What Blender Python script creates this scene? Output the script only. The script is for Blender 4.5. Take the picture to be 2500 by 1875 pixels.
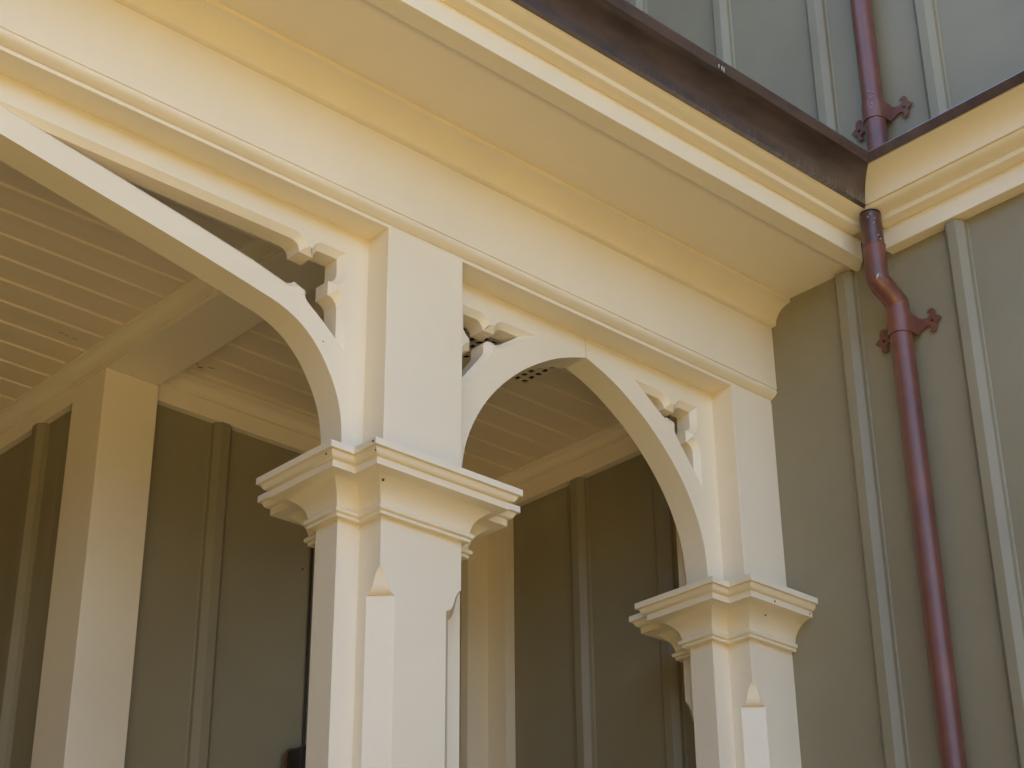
import bpy, bmesh, math, random
from math import radians as R, cos, sin, pi
from mathutils import Vector, Matrix
from mathutils.geometry import tessellate_polygon

for o in list(bpy.data.objects):
    bpy.data.objects.remove(o, do_unlink=True)
scene = bpy.context.scene
col = scene.collection

# ------------------------------------------------------------------ camera
cam_d = bpy.data.cameras.new("camera")
cam = bpy.data.objects.new("camera", cam_d)
col.objects.link(cam)
cam.location = (0.0, -3.075, 1.6)
cam.rotation_euler = (2.04444959, 0.00827592, -0.74581153)
cam_d.sensor_width = 36.0
cam_d.lens = 4389.99 / 2500 * 36.0
cam_d.clip_start = 0.05
cam_d.clip_end = 2000
scene.camera = cam

# ------------------------------------------------------------------ world, sun, exposure
SUN_EL, SUN_AZ = 58.0, 32.0          # azimuth measured from +Y towards +X
w = bpy.data.worlds.new("World")
scene.world = w
w.use_nodes = True
nt = w.node_tree
bg = nt.nodes["Background"]
sky = nt.nodes.new("ShaderNodeTexSky")
sky.sky_type = 'NISHITA'
sky.sun_disc = False
sky.sun_elevation = R(SUN_EL)
sky.sun_rotation = R(SUN_AZ)
sky.air_density = 1.0
sky.dust_density = 0.9
nt.links.new(sky.outputs[0], bg.inputs[0])
bg.inputs[1].default_value = 0.15

sd = bpy.data.lights.new("sun", 'SUN')
so = bpy.data.objects.new("sun", sd)
col.objects.link(so)
sd.energy = 4.0
sd.angle = R(0.5)
sd.color = (1.0, 0.95, 0.87)
dirv = Vector((cos(R(SUN_EL)) * sin(R(SUN_AZ)), cos(R(SUN_EL)) * cos(R(SUN_AZ)), sin(R(SUN_EL))))
so.rotation_euler = dirv.to_track_quat('Z', 'Y').to_euler()
so.location = dirv * 30

vs = scene.view_settings
vs.view_transform = 'Standard'
vs.look = 'None'
vs.gamma = 1.0
vs.exposure = 2.3
scene.render.engine = 'CYCLES'
scene.cycles.max_bounces = 12
scene.cycles.diffuse_bounces = 8

# ------------------------------------------------------------------ materials
def mat(name, base, rough=0.5, metallic=0.0, var=0.06, scale=3.0, bump=0.05, bscale=220.0, spec=0.5, dirt=0.0, stretch=(1, 1, 1), base2=None):
    m = bpy.data.materials.new(name)
    m.use_nodes = True
    t = m.node_tree
    b = t.nodes["Principled BSDF"]
    tc = t.nodes.new("ShaderNodeTexCoord")
    mp = t.nodes.new("ShaderNodeMapping")
    mp.inputs['Scale'].default_value = stretch
    t.links.new(tc.outputs['Object'], mp.inputs[0])
    n = t.nodes.new("ShaderNodeTexNoise")
    n.inputs['Scale'].default_value = scale
    n.inputs['Detail'].default_value = 6
    n.inputs['Roughness'].default_value = 0.6
    t.links.new(mp.outputs[0], n.inputs['Vector'])
    r = t.nodes.new("ShaderNodeValToRGB")
    b2 = base2 if base2 else tuple(c * (1 - var * 2) for c in base)
    r.color_ramp.elements[0].position = 0.32
    r.color_ramp.elements[1].position = 0.68
    r.color_ramp.elements[0].color = (*b2, 1)
    r.color_ramp.elements[1].color = (*[min(1, c * (1 + var)) for c in base], 1)
    t.links.new(n.outputs['Fac'], r.inputs[0])
    out = r.outputs[0]
    if dirt > 0:
        n2 = t.nodes.new("ShaderNodeTexNoise")
        n2.inputs['Scale'].default_value = 26
        n2.inputs['Detail'].default_value = 8
        n2.inputs['Roughness'].default_value = 0.75
        t.links.new(tc.outputs['Object'], n2.inputs['Vector'])
        r2 = t.nodes.new("ShaderNodeValToRGB")
        r2.color_ramp.elements[0].position = 0.66
        r2.color_ramp.elements[1].position = 0.76
        r2.color_ramp.elements[0].color = (0, 0, 0, 1)
        r2.color_ramp.elements[1].color = (dirt, dirt, dirt, 1)
        t.links.new(n2.outputs['Fac'], r2.inputs[0])
        mx = t.nodes.new("ShaderNodeMixRGB")
        mx.blend_type = 'MULTIPLY'
        mx.inputs[2].default_value = (0.55, 0.5, 0.45, 1)
        t.links.new(r2.outputs[0], mx.inputs[0])
        t.links.new(out, mx.inputs[1])
        out = mx.outputs[0]
    t.links.new(out, b.inputs['Base Color'])
    b.inputs['Roughness'].default_value = rough
    b.inputs['Metallic'].default_value = metallic
    b.inputs['Specular IOR Level'].default_value = spec
    n3 = t.nodes.new("ShaderNodeTexNoise")
    n3.inputs['Scale'].default_value = bscale
    n3.inputs['Detail'].default_value = 3
    t.links.new(mp.outputs[0], n3.inputs['Vector'])
    bp = t.nodes.new("ShaderNodeBump")
    bp.inputs['Strength'].default_value = bump
    bp.inputs['Distance'].default_value = 0.002
    t.links.new(n3.outputs['Fac'], bp.inputs['Height'])
    t.links.new(bp.outputs[0], b.inputs['Normal'])
    return m

CREAM = (0.80, 0.725, 0.585)
M_cream = mat("cream_paint", CREAM, rough=0.42, var=0.022, scale=2.2, bump=0.22, bscale=110, dirt=0.22)
M_ceil = mat("cream_ceiling_paint", (0.78, 0.675, 0.520), rough=0.5, var=0.03, scale=3, bump=0.12, bscale=160, dirt=0.2, stretch=(0.4, 3, 1))
M_olive = mat("olive_wall_paint", (0.266, 0.236, 0.160), rough=0.50, var=0.045, scale=2.5, bump=0.25, bscale=260, dirt=0.1)
M_gutter = mat("copper_gutter", (0.098, 0.066, 0.066), rough=0.36, metallic=0.45, var=0.25, scale=6, bump=0.15, bscale=40, base2=(0.060, 0.042, 0.046), stretch=(1, 3, 3))
M_pipe = mat("red_brown_pipe_paint", (0.165, 0.058, 0.038), rough=0.40, metallic=0.1, var=0.12, scale=9, bump=0.12, bscale=60, base2=(0.115, 0.045, 0.036))
M_pipe_dark = mat("dark_copper_pipe", (0.11, 0.055, 0.048), rough=0.36, metallic=0.5, var=0.2, scale=14, bump=0.15, bscale=60)
M_pat = mat("pale_solder_streak", (0.45, 0.47, 0.47), rough=0.6, var=0.2, scale=60, bump=0.2)
M_dark = mat("gap_shade_paint", (0.02, 0.017, 0.015), rough=0.9, var=0.1)  # near-black colour standing in for shade in holes and gaps
M_black = mat("black_metal", (0.02, 0.016, 0.014), rough=0.4, var=0.2, scale=20)
M_rust = mat("brown_rim", (0.12, 0.05, 0.03), rough=0.5, var=0.2, scale=20)
M_speck = mat("nail_stain", (0.10, 0.085, 0.06), rough=0.8, var=0.2, scale=60)
M_roof = mat("roof_metal", (0.16, 0.15, 0.14), rough=0.5, var=0.1)
M_ground = mat("bounce_ground", (0.58, 0.395, 0.14), rough=0.9, var=0.12, scale=1.5, bump=0.5, bscale=40)  # unseen ground, coloured to bounce warm light onto the undersides
M_floor = mat("porch_boards", (0.20, 0.13, 0.075), rough=0.6, var=0.1, scale=3, stretch=(6, 1, 1))

def coat(m, w, r):
    b = m.node_tree.nodes["Principled BSDF"]
    b.inputs['Coat Weight'].default_value = w
    b.inputs['Coat Roughness'].default_value = r
coat(M_gutter, 1.0, 0.25)
coat(M_pipe, 0.25, 0.3)
coat(M_pipe_dark, 0.3, 0.3)
# verdigris streaks running up from the gutter's drip edge near the corner
t = M_gutter.node_tree
b = t.nodes["Principled BSDF"]
src = b.inputs['Base Color'].links[0].from_socket
tc = t.nodes.new("ShaderNodeTexCoord")
sx = t.nodes.new("ShaderNodeSeparateXYZ")
t.links.new(tc.outputs['Object'], sx.inputs[0])
mz_ = t.nodes.new("ShaderNodeMapRange")
mz_.inputs['From Min'].default_value = 0.030
mz_.inputs['From Max'].default_value = 0.002
t.links.new(sx.outputs['Z'], mz_.inputs['Value'])
mx_ = t.nodes.new("ShaderNodeMapRange")
mx_.inputs['From Min'].default_value = 1.1
mx_.inputs['From Max'].default_value = 2.2
t.links.new(sx.outputs['X'], mx_.inputs['Value'])
mp = t.nodes.new("ShaderNodeMapping")
mp.inputs['Scale'].default_value = (60, 6, 6)
t.links.new(tc.outputs['Object'], mp.inputs[0])
nn = t.nodes.new("ShaderNodeTexNoise")
nn.inputs['Scale'].default_value = 2.0
nn.inputs['Detail'].default_value = 5
t.links.new(mp.outputs[0], nn.inputs['Vector'])
rr_ = t.nodes.new("ShaderNodeMapRange")
rr_.inputs['From Min'].default_value = 0.46
rr_.inputs['From Max'].default_value = 0.66
t.links.new(nn.outputs['Fac'], rr_.inputs['Value'])
m1 = t.nodes.new("ShaderNodeMath"); m1.operation = 'MULTIPLY'
m2 = t.nodes.new("ShaderNodeMath"); m2.operation = 'MULTIPLY'
t.links.new(mz_.outputs[0], m1.inputs[0]); t.links.new(mx_.outputs[0], m1.inputs[1])
t.links.new(m1.outputs[0], m2.inputs[0]); t.links.new(rr_.outputs[0], m2.inputs[1])
mm = t.nodes.new("ShaderNodeMixRGB")
mm.inputs[2].default_value = (0.17, 0.18, 0.19, 1)
t.links.new(m2.outputs[0], mm.inputs[0]); t.links.new(src, mm.inputs[1])
t.links.new(mm.outputs[0], b.inputs['Base Color'])

# ------------------------------------------------------------------ helpers
def tag(o, label=None, cat=None, group=None, kind=None):
    if label: o['label'] = label
    if cat: o['category'] = cat
    if group: o['group'] = group
    if kind: o['kind'] = kind
    return o

def empty(name, loc, label, cat, group=None):
    o = bpy.data.objects.new(name, None)
    o.empty_display_size = 0.1
    o.location = loc
    col.objects.link(o)
    tag(o, label, cat, group)
    return o

def obj(name, bm, m, parent=None, bevel=0.0, smooth=35, recalc=True):
    if recalc:
        bmesh.ops.recalc_face_normals(bm, faces=bm.faces)
    me = bpy.data.meshes.new(name)
    bm.to_mesh(me)
    bm.free()
    for p in me.polygons:
        p.use_smooth = True
    me.set_sharp_from_angle(angle=R(smooth))
    me.materials.append(m)
    o = bpy.data.objects.new(name, me)
    col.objects.link(o)
    if parent:
        o.parent = parent
        if parent.type == 'EMPTY' or parent.parent is None:
            base = parent.location.copy()
        else:
            base = parent.location + parent.parent.location
        # geometry is written in world coordinates: shift it into the parent's frame
        me.transform(Matrix.Translation(-base))
    if bevel > 0:
        bv = o.modifiers.new("bevel", 'BEVEL')
        bv.width = bevel
        bv.segments = 2
        bv.limit_method = 'ANGLE'
        bv.angle_limit = R(40)
        bv.harden_normals = False
    return o

def box(bm, x0, x1, y0, y1, z0, z1):
    vs_ = [bm.verts.new(p) for p in ((x0, y0, z0), (x1, y0, z0), (x1, y1, z0), (x0, y1, z0),
                                     (x0, y0, z1), (x1, y0, z1), (x1, y1, z1), (x0, y1, z1))]
    for f in ((0, 1, 2, 3), (4, 5, 6, 7), (0, 1, 5, 4), (1, 2, 6, 5), (2, 3, 7, 6), (3, 0, 4, 7)):
        bm.faces.new([vs_[i] for i in f])

def tess(bm, loops_v, loops_p):
    flat = [v for l in loops_v for v in l]
    tris = tessellate_polygon([[Vector(p) for p in l] for l in loops_p])
    for a, b, c in tris:
        try:
            bm.faces.new((flat[a], flat[b], flat[c]))
        except ValueError:
            pass

def prism(bm, prof, f0, f1):
    """closed profile polygon (list of 2-tuples) swept between end functions f0/f1 -> 3D point"""
    a = [bm.verts.new(f0(*p)) for p in prof]
    b = [bm.verts.new(f1(*p)) for p in prof]
    n = len(prof)
    for i in range(n):
        j = (i + 1) % n
        bm.faces.new((a[i], a[j], b[j], b[i]))
    tess(bm, [a], [[(p[0], p[1], 0) for p in prof]])
    tess(bm, [b], [[(p[0], p[1], 0) for p in prof]])

def px(bm, prof, x0, x1):        # profile (y,z) along X, ends may be functions of y
    g0 = x0 if callable(x0) else (lambda y: x0)
    g1 = x1 if callable(x1) else (lambda y: x1)
    prism(bm, prof, lambda y, z: (g0(y), y, z), lambda y, z: (g1(y), y, z))

def py(bm, prof, y0, y1):        # profile (x,z) along Y
    g0 = y0 if callable(y0) else (lambda x: y0)
    g1 = y1 if callable(y1) else (lambda x: y1)
    prism(bm, prof, lambda x, z: (x, g0(x), z), lambda x, z: (x, g1(x), z))

def pz(bm, prof, z0, z1):        # profile (x,y) along Z
    prism(bm, prof, lambda x, y: (x, y, z0), lambda x, y: (x, y, z1))

def arc(cx, cy, r, a0, a1, n):
    return [(cx + r * cos(R(a0 + (a1 - a0) * i / n)), cy + r * sin(R(a0 + (a1 - a0) * i / n))) for i in range(n + 1)]

def tube(bm, pts, rad, seg=32, ripple=None):
    rings = []
    up = Vector((0, 1, 0))
    for i, p in enumerate(pts):
        p = Vector(p)
        d = (Vector(pts[min(i + 1, len(pts) - 1)]) - Vector(pts[max(i - 1, 0)])).normalized()
        s = d.cross(up).normalized()
        t = s.cross(d).normalized()
        r = rad[i] if isinstance(rad, (list, tuple)) else rad
        rings.append([bm.verts.new(p + s * r * cos(2 * pi * k / seg) + t * r * sin(2 * pi * k / seg)) for k in range(seg)])
    for a, b in zip(rings, rings[1:]):
        for k in range(seg):
            bm.faces.new((a[k], a[(k + 1) % seg], b[(k + 1) % seg], b[k]))
    bm.faces.new(rings[0])
    bm.faces.new(rings[-1])

def new(): return bmesh.new()

def catmull(pts, n=4):
    out = []
    for i in range(len(pts) - 1):
        p0 = pts[max(i - 1, 0)]; p1 = pts[i]; p2 = pts[i + 1]; p3 = pts[min(i + 2, len(pts) - 1)]
        for k in range(n):
            t = k / n
            out.append(tuple(0.5 * (2 * p1[d] + (p2[d] - p0[d]) * t + (2 * p0[d] - 5 * p1[d] + 4 * p2[d] - p3[d]) * t * t
                                    + (3 * p1[d] - p0[d] - 3 * p2[d] + p3[d]) * t ** 3) for d in (0, 1)))
    out.append(tuple(pts[-1]))
    return out

XW = 3.986                       # face of the main wall
KM = 3.9432 + 0.3961             # mitre plane of the two cornices: x - y = KM

# ------------------------------------------------------------------ ground and floor
bm = new(); box(bm, -60, 60, -60, 60, -0.3, 0.0)
tag(obj('ground', bm, M_ground), kind='structure')
bm = new(); box(bm, -3.2, XW, -0.25, 6.0, 0.004, 0.16)
tag(obj('porch_floor', bm, M_floor), kind='structure')
ew = empty('light_block_wall', (-3.2, 3, 0), 'added olive wall outside the view, keeping light out of the left and back of the porch', 'wall')  # unseen walls added to darken the porch interior
bm = new(); box(bm, -3.4, -3.2, 0.32, 6.2, 0, 4.4); box(bm, -3.198, 2.62, 6.001, 6.2, 0, 4.4)
obj('wall_panel', bm, M_olive, ew)

M_leaf = mat("screen_foliage", (0.055, 0.065, 0.03), rough=0.8, var=0.3, scale=1.2, base2=(0.03, 0.035, 0.018))
rnd = random.Random(11)
bm = new()
for i in range(2600):
    a = R(rnd.uniform(150, 330))
    west = a < R(215)
    rr = (10.0 if west else 13.5) + rnd.uniform(-1.2, 1.2)
    zz = rnd.uniform(0, 1) ** 0.9 * (6.0 + 1.0 * sin(a * 9) + 0.6 * sin(a * 23)) * (1.35 if west else 0.86)
    c = Vector((1.5 + rr * cos(a), -1.0 + rr * sin(a), zz))
    s_ = rnd.uniform(0.45, 0.9)
    u = Vector((rnd.uniform(-1, 1), rnd.uniform(-1, 1), rnd.uniform(-1, 1))).normalized()
    v = u.orthogonal().normalized()
    q = [bm.verts.new(c + (u * p + v * t) * s_) for p, t in ((-1, -.4), (0, -.7), (1, 0), (.2, .7), (-.8, .5))]
    bm.faces.new(q)
tag(obj('sky_screen_trees', bm, M_leaf, recalc=False), 'added ring of dark foliage outside the view, screening off low sky light', 'trees', kind='stuff')  # unseen foliage ring added to cut low sky light into the porch

# ------------------------------------------------------------------ walls
def batten_prof(c, t=0.036, t2=0.018, wd=0.0665):
    # (offset along wall, outwards depth)
    h = wd / 2; k = h - (t - t2)
    return [(c - h - 0.0060, 0), (c - h - 0.0050, 0.0030), (c - h - 0.0008, 0.0045), (c - h, t2), (c - k, t), (c + k, t), (c + h, t2), (c + h, 0)]

mw = empty('board_and_batten_wall', (XW, 0, 0), 'tall olive board-and-batten wall carrying the red-brown downspout', 'wall')
bm = new(); box(bm, XW, XW + 0.25, -5.0, 1.62, 0, 7.2)
obj('wall_panel', bm, M_olive, mw)
for y0 in (-4.70, -4.295, -3.89, -3.49, -3.085, -2.68, -2.275, -1.87, -1.469, -1.065, -0.669, -0.2655, 0.131, 0.522, 0.90):
    c = y0 - 0.0333
    segs = ((4.72, 7.2), (0, 4.388)) if y0 < -0.1 else ((4.72, 7.2), (0, 4.095))
    if -0.1 < y0 < 0.3:
        segs = ((4.72, 7.2),)
    for z0, z1 in segs:
        bm = new()
        prism(bm, batten_prof(c), lambda a, b, z0=z0: (XW + 0.002 - b, a, z0), lambda a, b, z1=z1: (XW + 0.002 - b, a, z1))
        obj('batten', bm, M_olive, mw, bevel=0.0015)
# faint joint beads of caulk beside the battens
bw = empty('porch_back_wall', (3.2, 1.33, 0), 'shaded olive wall at the back of the porch, between the corner post and the main wall', 'wall')
bm = new(); box(bm, 2.51, XW - 0.002, 1.33, 1.58, 0, 4.25)
obj('wall_panel', bm, M_olive, bw)
for c in (2.834, 3.62):
    bm = new()
    prism(bm, batten_prof(c), lambda a, b: (a, 1.332 - b, 0.16), lambda a, b: (a, 1.332 - b, 4.099))
    obj('batten', bm, M_olive, bw, bevel=0.0015)
bm = new(); box(bm, 3.2135, 3.31, 1.308, 1.329, 0.16, 4.10)
obj('casing_board', bm, M_olive, bw, bevel=0.002)
bm = new(); box(bm, 3.853, 3.9835, 1.292, 1.3295, 0.16, 4.099)
obj('corner_board', bm, M_cream, bw, bevel=0.002)
bm = new(); box(bm, 3.944, 3.985, 1.20, 1.2915, 0.16, 4.097)
obj('corner_board', bm, M_cream, bw, bevel=0.002)

sw = empty('porch_side_wall', (2.42, 3.5, 0), 'dim olive wall running back to the left of the cream corner post', 'wall')
bm = new(); box(bm, 2.42, 2.62, 1.585, 6.0, 0, 4.25)
box(bm, 2.42, 2.508, 1.34, 1.583, 0, 4.25)
obj('wall_panel', bm, M_olive, sw)
for c in (1.705, 2.108, 2.51, 2.91, 3.31):
    bm = new()
    prism(bm, batten_prof(c), lambda a, b: (2.422 - b, a, 0.16), lambda a, b: (2.422 - b, a, 4.099))
    obj('batten', bm, M_olive, sw, bevel=0.0015)

us = empty('reflection_block_storey', (0.3, 3.0, 4.5), 'added unseen olive storey above the porch roof, blocking sky reflection on the main wall', 'wall')  # unseen block added to stop sky sheen on the upper wall
bm = new(); box(bm, -3.4, XW - 0.002, 1.40, 6.2, 4.47, 7.2)
obj('wall_panel', bm, M_olive, us)
er = empty('added_shade_eave', (3.6, -1, 7.2), 'added deep cream eave above the frame, shading the upper wall from the sky', 'roof')  # unseen overhang added to dim the upper wall
bm = new(); box(bm, 3.35, 5.5, -5.2, 3.0, 7.21, 7.36)
box(bm, -3.6, 3.348, 0.75, 3.0, 7.21, 7.36)
obj('soffit', bm, M_cream, er)

# ------------------------------------------------------------------ inner corner post
ip = empty('corner_post', (2.4755, 1.37, 0.16), 'plain square cream post at the outer corner of the porch back wall', 'post')
bm = new(); box(bm, 2.382, 2.569, 1.28, 1.468, 0.16, 4.136)
obj('shaft', bm, M_cream, ip, bevel=0.002)

# ------------------------------------------------------------------ ceiling
ZC = 4.20
pc = empty('porch_ceiling', (1.5, 2.0, ZC), 'cream beadboard ceiling of narrow grooved boards inside the porch', 'ceiling')
def boards(x0, x1, y0, y1, parent):
    k = math.ceil((y0 - 0.683) / 0.11)
    ys = [y0] + [0.683 + 0.11 * i for i in range(k, 200) if y0 + 0.02 < 0.683 + 0.11 * i < y1 - 0.02] + [y1]
    rnd = random.Random(4)
    for a, b in zip(ys, ys[1:]):
        g = 0.0042; d = 0.007
        drop = rnd.uniform(-0.0006, 0.0006)
        z = ZC + drop
        prof = [(a + 0.0006, z + 0.018), (a + 0.0006, z + d), (a + g, z), (b - g - 0.0045, z), (b - g - 0.0030, z + 0.0018), (b - g - 0.0015, z),
                (b - 0.0006, z + d), (b - 0.0006, z + 0.018)]
        bm = new(); px(bm, prof, x0, x1)
        obj('ceiling_board', bm, M_ceil, parent)
boards(-3.0, 2.382, 0.28, 5.0, pc)
boards(2.569, XW - 0.001, 0.28, 1.33, pc)
bm = new(); box(bm, -3.0, XW - 0.001, 0.10, 5.99, ZC + 0.021, ZC + 0.05)
obj('backing', bm, M_cream, pc)

# crown profile: q = distance from face, z
def crown(zb, zt, D):
    pts = [(0, zb), (0.009, zb), (0.0105, zb + 0.002), (0.0100, zb + 0.006), (0.0065, zb + 0.0075)]
    for i in range(9):
        a = R(90 * i / 8)
        pts.append((0.0065 + (D - 0.013) * (1 - cos(a)), zb + 0.0085 + (zt - zb - 0.016) * sin(a)))
    pts += [(D - 0.005, zt - 0.0045), (D, zt - 0.0045), (D, zt + 0.004), (0, zt + 0.004)]
    return pts

cb = empty('cross_beam', (2.4755, 0.8, 4.135), 'boxed cream ceiling beam running from the front column back to the corner post', 'beam')
bm = new(); box(bm, 2.382, 2.569, 0.281, 1.4675, 4.137, ZC + 0.02)
obj('beam_casing', bm, M_cream, cb, bevel=0.0015)
bm = new(); py(bm, [(2.3815 - q, z) for q, z in crown(4.150, ZC, 0.045)], 0.281, 1.468)
obj('crown_moulding', bm, M_cream, cb)

ht = empty('wall_frieze', (3.2, 1.31, 4.1), 'cream frieze board and cove moulding along the top of the porch walls', 'moulding')
bm = new(); box(bm, 2.5695, 3.9555, 1.30, 1.329, 4.099, ZC + 0.02)
obj('frieze_board', bm, M_cream, ht, bevel=0.0015)
bm = new(); box(bm, 3.956, XW - 0.0005, 0.19, 1.329, 4.097, ZC + 0.02)
obj('frieze_board', bm, M_cream, ht, bevel=0.0015)
bm = new(); box(bm, 2.395, 2.4195, 1.469, 6.0, 4.099, ZC + 0.02)
obj('frieze_board', bm, M_cream, ht, bevel=0.0015)
bm = new(); px(bm, [(1.2995 - q, z) for q, z in crown(4.155, ZC, 0.042)], 2.5695, lambda y: 3.956 - (1.2995 - y))
obj('crown_moulding', bm, M_cream, ht)
bm = new(); py(bm, [(3.9555 - q, z) for q, z in crown(4.160, ZC, 0.042)], 0.285, lambda x: 1.2995 - (3.956 - x))
obj('crown_moulding', bm, M_cream, ht)
bm = new(); py(bm, [(2.3945 - q, z) for q, z in crown(4.155, ZC, 0.050)], 1.4685, 6.0)
obj('crown_moulding', bm, M_cream, ht)

# ceiling vent
cv = empty('ceiling_vent', (3.22, 0.53, ZC), 'pierced grille with dark holes set in the porch ceiling behind the second arch', 'vent')
bm = new(); box(bm, 2.90, 3.48, 0.445, 0.60, ZC - 0.0035, ZC - 0.0025)
obj('dark_backing', bm, M_dark, cv)  # black sheet painted as the darkness behind the vent holes
bm = new()
nx, ny = 19, 5
cw, ch = 0.58 / nx, 0.155 / ny
for i in range(nx):
    for j in range(ny):
        cx, cy = 2.90 + cw * (i + 0.5), 0.445 + ch * (j + 0.5)
        sq = [(cx - cw / 2, cy - ch / 2), (cx + cw / 2, cy - ch / 2), (cx + cw / 2, cy + ch / 2), (cx - cw / 2, cy + ch / 2)]
        hole = []
        for k in range(12):
            a = 2 * pi * k / 12 + 0.2
            rr = 0.0136 * (1.0 if k % 3 else 0.66) if (i + j) % 2 else 0.0112
            hole.append((cx + rr * cos(a), cy + rr * sin(a)))
        z0, z1 = ZC - 0.008, ZC - 0.004
        for z in (z0,):
            a_ = [bm.verts.new((*p, z)) for p in sq]; b_ = [bm.verts.new((*p, z)) for p in hole]
            tess(bm, [a_, b_], [[(*p, 0) for p in sq], [(*p, 0) for p in hole]])
            c_ = [bm.verts.new((*p, z1)) for p in hole]
            for k in range(12):
                bm.faces.new((b_[k], b_[(k + 1) % 12], c_[(k + 1) % 12], c_[k]))
bmesh.ops.remove_doubles(bm, verts=bm.verts, dist=0.0001)
obj('pierced_plate', bm, M_ceil, cv, recalc=False)

# ------------------------------------------------------------------ columns
CAP = [(0, 3.2728), (.0152, 3.2728), (.0152, 3.2805), (.0185, 3.2815), (.0215, 3.284), (.0228, 3.2878), (.0225, 3.2912), (.0197, 3.2948), (.0148, 3.297), (.0148, 3.3005),
       (.0168, 3.3095), (.0198, 3.3185), (.0245, 3.327), (.031, 3.3352), (.039, 3.3425), (.049, 3.3492), (.060, 3.3538), (.072, 3.3565), (.084, 3.3575), (.0845, 3.3752),
       (.089, 3.3762), (.0945, 3.3800), (.098, 3.3855), (.0998, 3.3928), (.108, 3.3935), (.108, 3.4105), (0, 3.4105)]
BW, WW = 0.2535, 0.0675
Y0, YA, YB, Y1 = 0.0255, 0.107, 0.192, 0.280
def plus(x, o):
    return [(x - o, Y0 - o), (x + BW + o, Y0 - o), (x + BW + o, YA - o), (x + BW + WW + o, YA - o), (x + BW + WW + o, YB + o), (x + BW + o, YB + o),
            (x + BW + o, Y1 + o), (x - o, Y1 + o), (x - o, YB + o), (x - WW - o, YB + o), (x - WW - o, YA - o), (x - o, YA - o)]
def plus_ch(x, c):
    return [(x, Y0 + c), (x + c, Y0), (x + BW - c, Y0), (x + BW, Y0 + c), (x + BW, YA), (x + BW + WW, YA), (x + BW + WW, YB), (x + BW, YB),
            (x + BW, Y1 - c), (x + BW - c, Y1), (x + c, Y1), (x, Y1 - c), (x, YB), (x - WW, YB), (x - WW, YA), (x, YA)]
def loft(bm, rings):
    vr = [[bm.verts.new(p) for p in r] for r in rings]
    n = len(rings[0])
    for a, b in zip(vr, vr[1:]):
        for i in range(n):
            bm.faces.new((a[i], a[(i + 1) % n], b[(i + 1) % n], b[i]))
    tess(bm, [vr[0]], [[(p[0], p[1], 0) for p in rings[0]]])
    tess(bm, [vr[-1]], [[(p[0], p[1], 0) for p in rings[-1]]])

def column(x, label, group='front porch columns', nails=True):
    t = empty('porch_column', (x + BW / 2, 0.153, 0.16), label, 'column', group)
    bm = new()
    rings = []
    zs = [(0.16, .048), (3.0845, .048), (3.0855, .043)]
    for tt, c in ((.04, .0385), (.1, .0335), (.18, .0292), (.28, .0258), (.4, .0232), (.52, .0208), (.64, .0180), (.75, .0145), (.85, .0102), (.93, .0058), (.98, .0024), (1, .0006)):
        zs.append((3.0855 + .0635 * tt, c))
    zs.append((3.29, .0006))
    for z, c in zs:
        rings.append([(*p, z) for p in plus_ch(x, c)])
    loft(bm, rings)
    obj('lower_shaft', bm, M_cream, t, smooth=28)
    bm = new(); loft(bm, [[(*p, z) for p in plus(x, o)] for o, z in CAP])
    cp = obj('capital', bm, M_cream, t, smooth=30)
    bm = new(); box(bm, x, x + BW, Y0, Y1, 3.405, 4.0795)
    obj('upper_shaft', bm, M_cream, t, bevel=0.0015)
    if nails:
        rnd = random.Random(int(x * 100))
        spots = [((x - 0.042, -0.0215, 3.351), .0024, 'y'), ((x - 0.033, -0.0195, 3.342), .0034, 'y'), ((x - 0.108, -0.073, 3.401), .0032, 'x'),
                 ((x - .100, -0.073, 3.381), .0022, 'x'), ((x - .166, 0.030, 3.386), .0028, 'x'), ((x - .0905, 0.186, 3.344), .0026, 'x')]
        if x > 3:
            spots = [((x + 0.020, -0.0595, 3.3665), .0026, 'y'), ((x - 0.064, 0.02, 3.3665), .0026, 'y'), ((x + 0.03, -0.014, 3.340), .0026, 'y'), ((XW - 0.012, -0.059, 3.3665), .0026, 'y')]
        for (p, r, ax) in spots:
            bm = new()
            bmesh.ops.create_uvsphere(bm, u_segments=10, v_segments=6, radius=r)
            bmesh.ops.translate(bm, verts=bm.verts, vec=p)
            o = obj('nail', bm, M_speck, t)
    return t
column(2.460, 'large chamfered cream column in the middle, standing between the two arches')
column(3.798, 'chamfered cream half-column built against the olive wall at the right end')
column(-0.980, 'chamfered cream column at the far left end of the wide arch', nails=False)

# ------------------------------------------------------------------ arches
def offset_loop(pts, c, lim=12.0):
    """grow closed loop outwards by c (mitred)"""
    n = len(pts)
    area = sum(pts[i][0] * pts[(i + 1) % n][1] - pts[(i + 1) % n][0] * pts[i][1] for i in range(n))
    s = 1 if area > 0 else -1
    out = []
    for i in range(n):
        a, b, d = Vector(pts[i - 1]), Vector(pts[i]), Vector(pts[(i + 1) % n])
        e1 = (b - a).normalized(); e2 = (d - b).normalized()
        n1 = Vector((e1.y, -e1.x)) * s; n2 = Vector((e2.y, -e2.x)) * s
        m = (n1 + n2)
        if m.length < 1e-4: m = n1
        m.normalize()
        k = max(m.dot(n1), 1 / lim)
        out.append(tuple(b + m * (c / k)))
    return out

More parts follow.
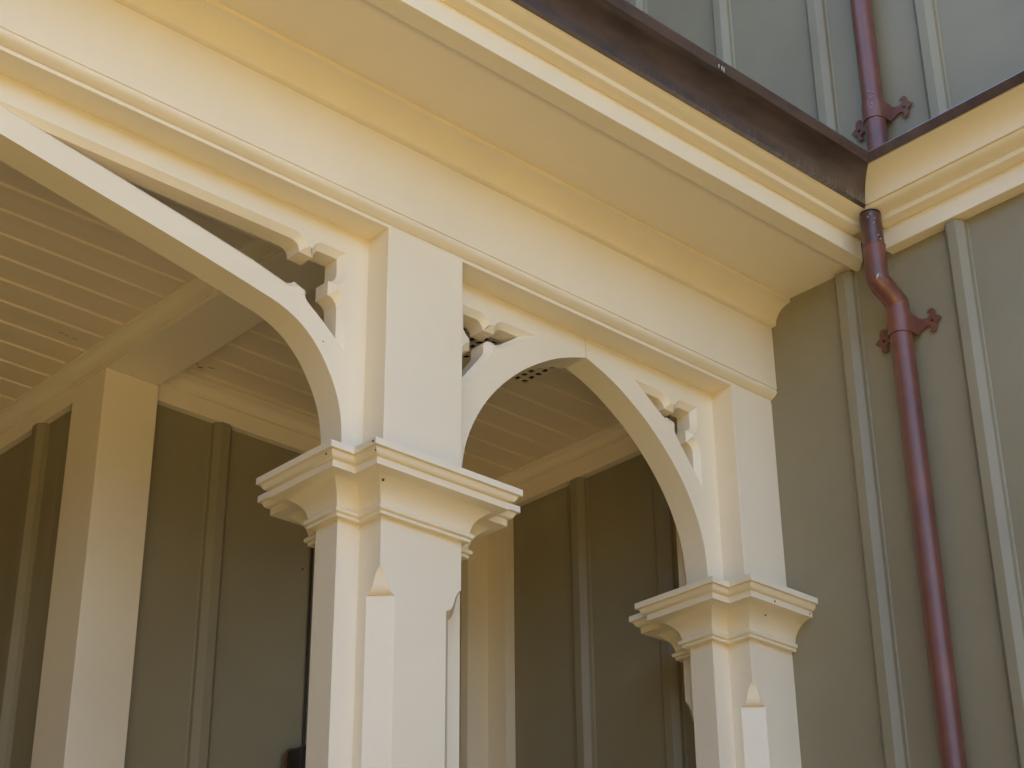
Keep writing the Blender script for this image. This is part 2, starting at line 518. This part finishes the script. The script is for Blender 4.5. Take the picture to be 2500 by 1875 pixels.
def panel(name, outer, holes, y0, y1, c, parent):
    bm = new()
    def ring(pts, y): return [bm.verts.new((p[0], y, p[1])) for p in pts]
    fo, bo = ring(outer, y0), ring(outer, y1)
    n = len(outer)
    for i in range(n):
        bm.faces.new((fo[i], fo[(i + 1) % n], bo[(i + 1) % n], bo[i]))
    big = [offset_loop(h, c) for h in holes]
    f_l, b_l = [fo], [bo]
    p_l = [[(*p, 0) for p in outer]]
    for h, g in zip(holes, big):
        rs = [ring(g, y0), ring(h, y0 + c), ring(h, y1 - c), ring(g, y1)]
        for a, b in zip(rs, rs[1:]):
            for i in range(len(h)):
                bm.faces.new((a[i], a[(i + 1) % len(h)], b[(i + 1) % len(h)], b[i]))
        f_l.append(rs[0]); b_l.append(rs[3]); p_l.append([(*p, 0) for p in g])
    tess(bm, f_l, p_l)
    tess(bm, b_l, p_l)
    return obj(name, bm, M_cream, parent, smooth=32)

INT2 = catmull([(3.2565, 4.0128), (3.3199, 3.9915), (3.3796, 3.9655), (3.4393, 3.931), (3.4992, 3.890), (3.5587, 3.8385), (3.6130, 3.7805),
                (3.6560, 3.7210), (3.6890, 3.6600), (3.7120, 3.6000), (3.7250, 3.5350), (3.7305, 3.4700), (3.7310, 3.400)], 5)
OPEN2 = [(3.507, 3.9955), (3.540, 3.9952), (3.570, 3.9945), (3.580, 3.9915), (3.5885, 3.986), (3.5945, 3.9785), (3.598, 3.970), (3.638, 3.9685), (3.640, 3.976), (3.645, 3.984), (3.652, 3.991),
         (3.663, 3.9945), (3.7085, 3.993), (3.7085, 3.948), (3.7065, 3.9395), (3.7015, 3.933), (3.695, 3.928), (3.6865, 3.925), (3.6868, 3.888), (3.695, 3.8865), (3.7035, 3.8820),
         (3.7100, 3.8750), (3.7135, 3.866), (3.7145, 3.856), (3.7145, 3.795), (3.6568, 3.8686), (3.6430, 3.8885), (3.6365, 3.8995), (3.6362, 3.909), (3.6378, 3.9186), (3.6363, 3.926), (3.6323, 3.9330),
         (3.6250, 3.9385), (3.6168, 3.9415), (3.6073, 3.943), (3.5973, 3.9385), (3.5880, 3.9403), (3.5723, 3.9487)]
def half_panel(name, intr, opening, xe, sign, xc, parent, y0=0.107, y1=0.190):
    outer = list(intr) + [(xe, 3.400), (xe, 4.0795), (intr[0][0], 4.0795)]
    hole = list(opening)
    if sign < 0:
        outer = [(2 * xc - x, z) for x, z in outer]
        hole = [(2 * xc - x, z) for x, z in hole]
    return panel(name, outer, [hole], y0, y1, 0.0165, parent)

a2 = empty('pointed_arch', (3.255, 0.148, 3.41), 'narrow pointed cream arch with pierced trefoil spandrels between the column and the olive wall', 'arch', 'fretwork arches')
half_panel('spandrel_panel', INT2, OPEN2, 3.800, 1, 3.2555, a2)
half_panel('spandrel_panel', INT2, OPEN2, 3.800, -1, 3.2555, a2)

INT1 = catmull([(0.9315, 4.0130), (1.15, 3.9738), (1.4179, 3.9262), (1.62, 3.8905), (1.8518, 3.8510), (2.02, 3.8205), (2.1247, 3.7995), (2.1988, 3.7825), (2.2613, 3.7520), (2.3152, 3.7026),
                (2.3561, 3.6396), (2.3792, 3.5861), (2.3914, 3.5293), (2.3945, 3.4727), (2.3950, 3.400)], 5)
OPEN1 = [(1.520, 3.9935), (1.80, 3.9940), (2.10, 3.9945), (2.2200, 3.9950), (2.2320, 3.9935), (2.2407, 3.9895), (2.2475, 3.9830), (2.2505, 3.9745), (2.2510, 3.9660), (2.2937, 3.9655), (2.2947, 3.9720), (2.2970, 3.9790),
         (2.3011, 3.9855), (2.3060, 3.9895), (2.3110, 3.9915), (2.3700, 3.9925), (2.3712, 3.9533), (2.3705, 3.9420), (2.3685, 3.9340), (2.3640, 3.9270), (2.3550, 3.9200), (2.3450, 3.9175), (2.3455, 3.8772),
         (2.3560, 3.8752), (2.3650, 3.8695), (2.3715, 3.8610), (2.3748, 3.8480), (2.3752, 3.8300), (2.3755, 3.7620), (2.3395, 3.7933), (2.3120, 3.8140), (2.2890, 3.8310), (2.2810, 3.8385), (2.2775, 3.8465),
         (2.2775, 3.8535), (2.2800, 3.8603), (2.2411, 3.8751), (2.2360, 3.8700), (2.2300, 3.8660), (2.2235, 3.8635), (2.2172, 3.8626), (2.2080, 3.8638), (2.1960, 3.8675), (2.1184, 3.8875), (1.9200, 3.9255), (1.680, 3.9675)]
a1 = empty('wide_arch', (0.93, 0.148, 3.41), 'wide flat Tudor-style cream arch with long pierced spandrel at the left', 'arch', 'fretwork arches')
half_panel('spandrel_panel', INT1, OPEN1, 2.462, 1, 0.930, a1)
half_panel('spandrel_panel', INT1, OPEN1, 2.462, -1, 0.930, a1)

# ------------------------------------------------------------------ entablature (beam over the columns)
XL = -1.6
en = empty('porch_entablature', (1.5, 0.1, 4.08), 'long cream beam over the columns with flat frieze, bead and cove moulding', 'beam')
bm = new(); box(bm, XL, XW, 0.0262, 0.30, 4.0785, 4.45)
obj('beam_casing', bm, M_cream, en, bevel=0.001)
# frieze board with rounded lower bead
bm = new()
prof = [(0.0258, 4.1172), (0.0, 4.1172), (0.0, 4.3345), (0.0258, 4.3345)]
px(bm, prof, XL, XW)
obj('frieze_board', bm, M_cream, en, bevel=0.001)
bm = new()
prof = [(0.0258, 4.1171), (0.0035, 4.1171), (0.0030, 4.1145), (0.0010, 4.1130), (0.0005, 4.1085), (0.0030, 4.1035), (0.0075, 4.0990), (0.0125, 4.0955), (0.0185, 4.0920), (0.0225, 4.0895), (0.0258, 4.0890)]
px(bm, prof, XL, XW)
obj('bead_moulding', bm, M_cream, en)
bm = new()
prof = [(0.0258, 4.3350), (-0.0135, 4.3350), (-0.0170, 4.3370)] + [(y, z) for y, z in arc(-0.0765, 4.3345, 0.0590, 2, 88, 14)][1:] + [(-0.0790, 4.3935), (-0.0800, 4.4065), (-0.0800, 4.4078), (0.0258, 4.4078)]
px(bm, prof, XL, XW)
obj('cove_moulding', bm, M_cream, en)
bm = new(); box(bm, XL, XW, -0.36, 0.0255, 4.4082, 4.424)
obj('soffit_board', bm, M_cream, en)

# ------------------------------------------------------------------ cornices: profile in (D outward, z)
FAS = [(-0.058, 4.3915), (0.0, 4.3915), (0.0, 4.4600), (-0.058, 4.4600)]
FIL = [(-0.058, 4.4602), (0.0300, 4.4602), (0.0370, 4.4640), (0.0378, 4.4795), (-0.058, 4.4795)]
OGEE = [(-0.058, 4.4797), (0.0385, 4.4797), (0.0440, 4.4812), (0.0520, 4.4835), (0.0610, 4.4862), (0.0690, 4.4893), (0.0760, 4.4935), (0.0805, 4.4980), (0.0830, 4.5030), (-0.058, 4.5030)]
CRN = [(-0.058, 4.5035), (0.0900, 4.5035), (0.0915, 4.5100), (0.0965, 4.5250), (0.1045, 4.5385), (0.1150, 4.5500), (0.1290, 4.5600), (0.1450, 4.5670), (0.1600, 4.5705), (0.1700, 4.5715), (0.1700, 4.5760), (-0.058, 4.5760)]
YB_, XB_ = -0.3961, 3.9432
def front(parts, name, parent, x1=None, m=M_cream, bevel=0.0):
    bm = new(); px(bm, [(YB_ - d, z) for d, z in parts], XL, (lambda y: KM + y) if x1 is None else x1)
    return obj(name, bm, m, parent, bevel=bevel)
def band(parts, name, parent, y1=None, m=M_cream, bevel=0.0):
    bm = new(); py(bm, [(XB_ - d, z) for d, z in parts], -5.0, (lambda x: x - KM) if y1 is None else y1)
    return obj(name, bm, m, parent, bevel=bevel)
co = empty('porch_cornice', (1.5, -0.42, 4.39), 'cream eaves cornice with flat fascia running along the porch roof edge under the copper gutter', 'cornice')
front(FAS, 'fascia_board', co, bevel=0.0012)
front(FIL, 'fillet_moulding', co, x1=lambda y: min(KM + y, 3.902))
front(OGEE, 'ogee_moulding', co)
front([(d if d < 0.05 else d - 0.012, z) for d, z in CRN], 'crown_moulding', co)
cw_ = empty('wall_cornice', (XW, -2.5, 4.39), 'cream cornice band across the olive wall, meeting the porch eaves at the inside corner', 'cornice')
FASB = [(-0.0428, 4.3915), (0.0, 4.3915), (0.0, 4.4600), (-0.0428, 4.4600)]
band(FASB, 'fascia_board', cw_, y1=-0.474, bevel=0.0012)
band([(max(d, -0.0428), z) for d, z in FIL], 'fillet_moulding', cw_, y1=-0.487)
band([(max(d, -0.0428), z) for d, z in OGEE], 'ogee_moulding', cw_)
band([(max(d, -0.0428), z) for d, z in CRN], 'crown_moulding', cw_)
# ------------------------------------------------------------------ gutters
gu = empty('copper_gutter', (1.5, -0.55, 4.5), 'dark weathered copper gutter along the porch roof edge', 'gutter')
GF = [(0.080, 4.4985), (0.0990, 4.4975), (0.1000, 4.5005), (0.0965, 4.5030), (0.0985, 4.5120), (0.1030, 4.5260), (0.1105, 4.5390), (0.1205, 4.5500), (0.1340, 4.5598), (0.1500, 4.5665), (0.1650, 4.5695), (0.1760, 4.5705),
      (0.1790, 4.5715), (0.1905, 4.5955), (0.1895, 4.5990), (0.1700, 4.5990), (0.1600, 4.5790), (0.0800, 4.5780)]
front(GF, 'trough', gu, m=M_gutter)
gw = empty('wall_gutter', (XW - 0.2, -2.5, 4.58), 'narrow dark copper gutter edge on top of the cream wall cornice', 'gutter')
GB = [(0.1400, 4.5765), (0.1715, 4.5765), (0.1760, 4.5720), (0.1905, 4.5955), (0.1895, 4.5990), (0.1400, 4.5990)]
band(GB, 'gutter_edge', gw, m=M_gutter)
bm = new(); box(bm, XB_ - 0.139, XW - 0.001, -5.0, -0.30, 4.5765, 4.590)
obj('flashing', bm, M_gutter, gw)

# roof over the porch
rf = empty('porch_roof', (1.5, 1.0, 4.6), 'low metal porch roof hidden above the gutter', 'roof')
bm = new(); px(bm, [(-0.54, 4.585), (6.2, 5.6), (6.2, 5.64), (-0.54, 4.60)], XL - 1.6, XW - 0.001)
obj('roof_sheet', bm, M_roof, rf)

# ------------------------------------------------------------------ downspout
ds = empty('downspout', (3.94, -0.50, 0.1), 'glossy red-brown downspout with fleur-de-lis straps on the olive wall', 'downspout')
PX, PY, PR = 3.940, -0.500, 0.0335
bm = new(); tube(bm, [(PX, PY, 0.1), (PX, PY, 4.165)], PR)
obj('lower_pipe', bm, M_pipe, ds)
bm = new()
path = [(PX, PY, 4.150), (PX, PY, 4.175)]
A = Vector((PX, PY, 4.185)); B = Vector((3.872, -0.488, 4.262))
for i in range(41):
    t = i / 40
    s = min(1.0, max(0.0, (t - 0.10) / 0.80)); s = s * 0.75 + 0.25 * s * s * (3 - 2 * s)
    path.append((A.x + (B.x - A.x) * s, A.y + (B.y - A.y) * s, A.z + (B.z - A.z) * t + 0.0))
path += [(3.872, -0.488, 4.285), (3.872, -0.488, 4.365)]
rad = [PR * 0.99] * len(path)
for i in range(2, 43):
    u = (i - 2) / 40
    rad[i] = PR * (1.0 + 0.045 * math.exp(-((u - 0.22) / 0.10) ** 2) * abs(sin(u * 60)) + 0.05 * math.exp(-((u - 0.70) / 0.13) ** 2) * abs(sin(u * 48)))
bm2 = bm; tube(bm2, path, rad)
obj('elbow', bm2, M_pipe, ds, smooth=60)
bm = new(); tube(bm, [(3.872, -0.488, 4.34), (3.872, -0.488, 4.472)], PR * 0.955)
obj('outlet_pipe', bm, M_pipe_dark, ds)
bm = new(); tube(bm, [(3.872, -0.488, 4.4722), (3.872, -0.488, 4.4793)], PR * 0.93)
obj('shadow_gap', bm, M_dark, ds)  # black stub painted as the shade in the gap above the outlet
bm = new(); tube(bm, [(3.872, -0.488, 4.362), (3.872, -0.488, 4.366)], PR * 1.03)
obj('collar', bm, M_pipe, ds)
up = empty('upper_downspout', (3.94, -0.50, 4.62), 'upper red-brown downspout dropping into the gutter corner', 'downspout')
bm = new(); tube(bm, [(PX, PY, 4.56), (PX, PY, 7.2)], PR)
obj('pipe', bm, M_pipe, up)

FL = [(0.030, 0.0225), (0.040, 0.0225), (0.052, 0.0150), (0.064, 0.0125), (0.072, 0.0150), (0.0770, 0.0210), (0.0765, 0.0285), (0.0715, 0.0300), (0.0670, 0.0275), (0.0695, 0.0345), (0.0770, 0.0385),
      (0.0870, 0.0375), (0.0935, 0.0300), (0.0945, 0.0200), (0.0925, 0.0125), (0.0975, 0.0115), (0.1040, 0.0075), (0.1130, 0.0)]
def strap(zc, parent, label=None):
    bm = new()
    # band round the pipe, running back to the wall
    seg = 30
    ro, ri = PR + 0.0035, PR - 0.002
    prof = []
    for k in range(seg + 1):
        a = R(90 + 180 * k / seg)
        prof.append((PX + ro * cos(a), PY + ro * sin(a)))
    prof = [(XW - 0.0065, PY + ro)] + prof + [(XW - 0.0065, PY - ro)]
    inner = [(XW - 0.0065, PY - ri)]
    for k in range(seg + 1):
        a = R(270 - 180 * k / seg)
        inner.append((PX + ri * cos(a), PY + ri * sin(a)))
    inner.append((XW - 0.0065, PY + ri))
    pz(bm, prof + inner, zc - 0.031, zc + 0.031)
    st = obj('strap', bm, M_pipe, parent, smooth=30)
    for s in (-1, 1):
        bm = new()
        pts = FL + [(a, -b) for a, b in reversed(FL[:-1])]
        prism(bm, pts, lambda a, b: (XW - 0.010, PY + s * (a + 0.004), zc + b), lambda a, b: (XW - 0.0065, PY + s * (a + 0.004), zc + b))
        f = obj('fleur_de_lis', bm, M_pipe, st, bevel=0.0006)
        bm = new()
        bmesh.ops.create_uvsphere(bm, u_segments=12, v_segments=8, radius=0.0042)
        bmesh.ops.translate(bm, verts=bm.verts, vec=(XW - 0.0105, PY + s * 0.0865, zc - 0.001))
        obj('screw', bm, M_black, st)
    return st
strap(4.118, ds)
strap(4.868, up)

# small marks: cobweb scuffs on the ceiling, a nail hole in the back wall, a bare scratch on the gutter lip
def mark(parent, name, m, pos, rad3, rot=0):
    bm = new()
    bmesh.ops.create_uvsphere(bm, u_segments=10, v_segments=6, radius=1)
    bmesh.ops.scale(bm, vec=rad3, verts=bm.verts)
    bmesh.ops.rotate(bm, verts=bm.verts, cent=(0, 0, 0), matrix=Matrix.Rotation(R(rot), 3, 'Z'))
    bmesh.ops.translate(bm, verts=bm.verts, vec=pos)
    obj(name, bm, m, parent)
for p, r3, ro in (((2.640, 1.186, ZC), (.004, .002, .001), 20), ((2.660, 1.199, ZC), (.009, .0028, .001), -25), ((2.688, 1.179, ZC), (.014, .0014, .001), -10),
                  ((2.226, 1.287, ZC), (.012, .0016, .001), -5), ((2.246, 1.292, ZC), (.010, .0014, .001), 15), ((2.275, 1.293, ZC), (.010, .0014, .001), -20)):
    mark(pc, 'scuff', M_speck, p, r3, ro)
mark(bw, 'nail_hole', M_black, (3.1804, 1.330, 3.704), (.004, .0015, .004))
for dx in (0, .012, .02):
    mark(gu, 'scratch', M_pat, (3.100 + dx, -0.5805, 4.582 - dx * .2), (.0022, .0015, .011), 0)
mark(a1, 'chip', M_speck, (2.327, 0.107, 3.7297), (.003, .0005, .0015))

# solder marks
def smear(parent, x, y, z, r):
    bm = new()
    bmesh.ops.create_uvsphere(bm, u_segments=10, v_segments=8, radius=1)
    bmesh.ops.scale(bm, vec=r, verts=bm.verts)
    bmesh.ops.rotate(bm, verts=bm.verts, cent=(0, 0, 0), matrix=Matrix.Rotation(R(38), 3, 'X'))
    bmesh.ops.translate(bm, verts=bm.verts, vec=(x, y, z))
    obj('solder_mark', bm, M_pat, parent)

smear(ds, 3.8465, -0.5035, 4.247, (0.0028, 0.0045, 0.0125))
rnd = random.Random(3)
for z, a in ((4.452, 200), (4.445, 235), (4.430, 228), (4.388, 245), (4.376, 255), (4.46, 215)):
    smear(ds, 3.872 + PR * 0.96 * cos(R(a)), -0.488 + PR * 0.96 * sin(R(a)), z, (0.0016, 0.0022, 0.0030))
for z, a in ((4.93, 200), (4.925, 215), (4.905, 205), (4.885, 208), (4.87, 206), (4.83, 218)):
    smear(up, PX + PR * 1.09 * cos(R(a)), PY + PR * 1.09 * sin(R(a)), z, (0.0016, 0.0020, 0.0030))

# ------------------------------------------------------------------ wall lamp and cable in the porch
wl = empty('wall_lamp', (3.20, 1.33, 2.95), 'small black wall fixture low on the porch back wall, half hidden by the middle column', 'lamp')
bm = new()
prof = [(3.135, 2.82), (3.135, 3.085)] + [(3.155 - 0.02 * cos(R(a)), 3.085 + 0.02 * sin(R(a))) for a in (30, 60, 90)] + [(3.27, 3.105), (3.27, 2.82)]
prism(bm, prof, lambda x, z: (x, 1.235, z), lambda x, z: (x, 1.30, z))
obj('lamp_body', bm, M_black, wl, bevel=0.003)
bm = new()
prism(bm, [(x - 0.004 if x < 3.2 else x + 0.004, z + 0.004 if z > 3 else z) for x, z in prof], lambda x, z: (x, 1.30, z), lambda x, z: (x, 1.306, z))
obj('rim', bm, M_rust, wl)
cbl = new(); tube(cbl, [(3.2085, 1.322, 3.10), (3.2085, 1.322, 4.0)], 0.0035, seg=10)
tag(obj('power_cable', cbl, M_black), 'thin black cable running up the porch back wall beside a casing board', 'cable')
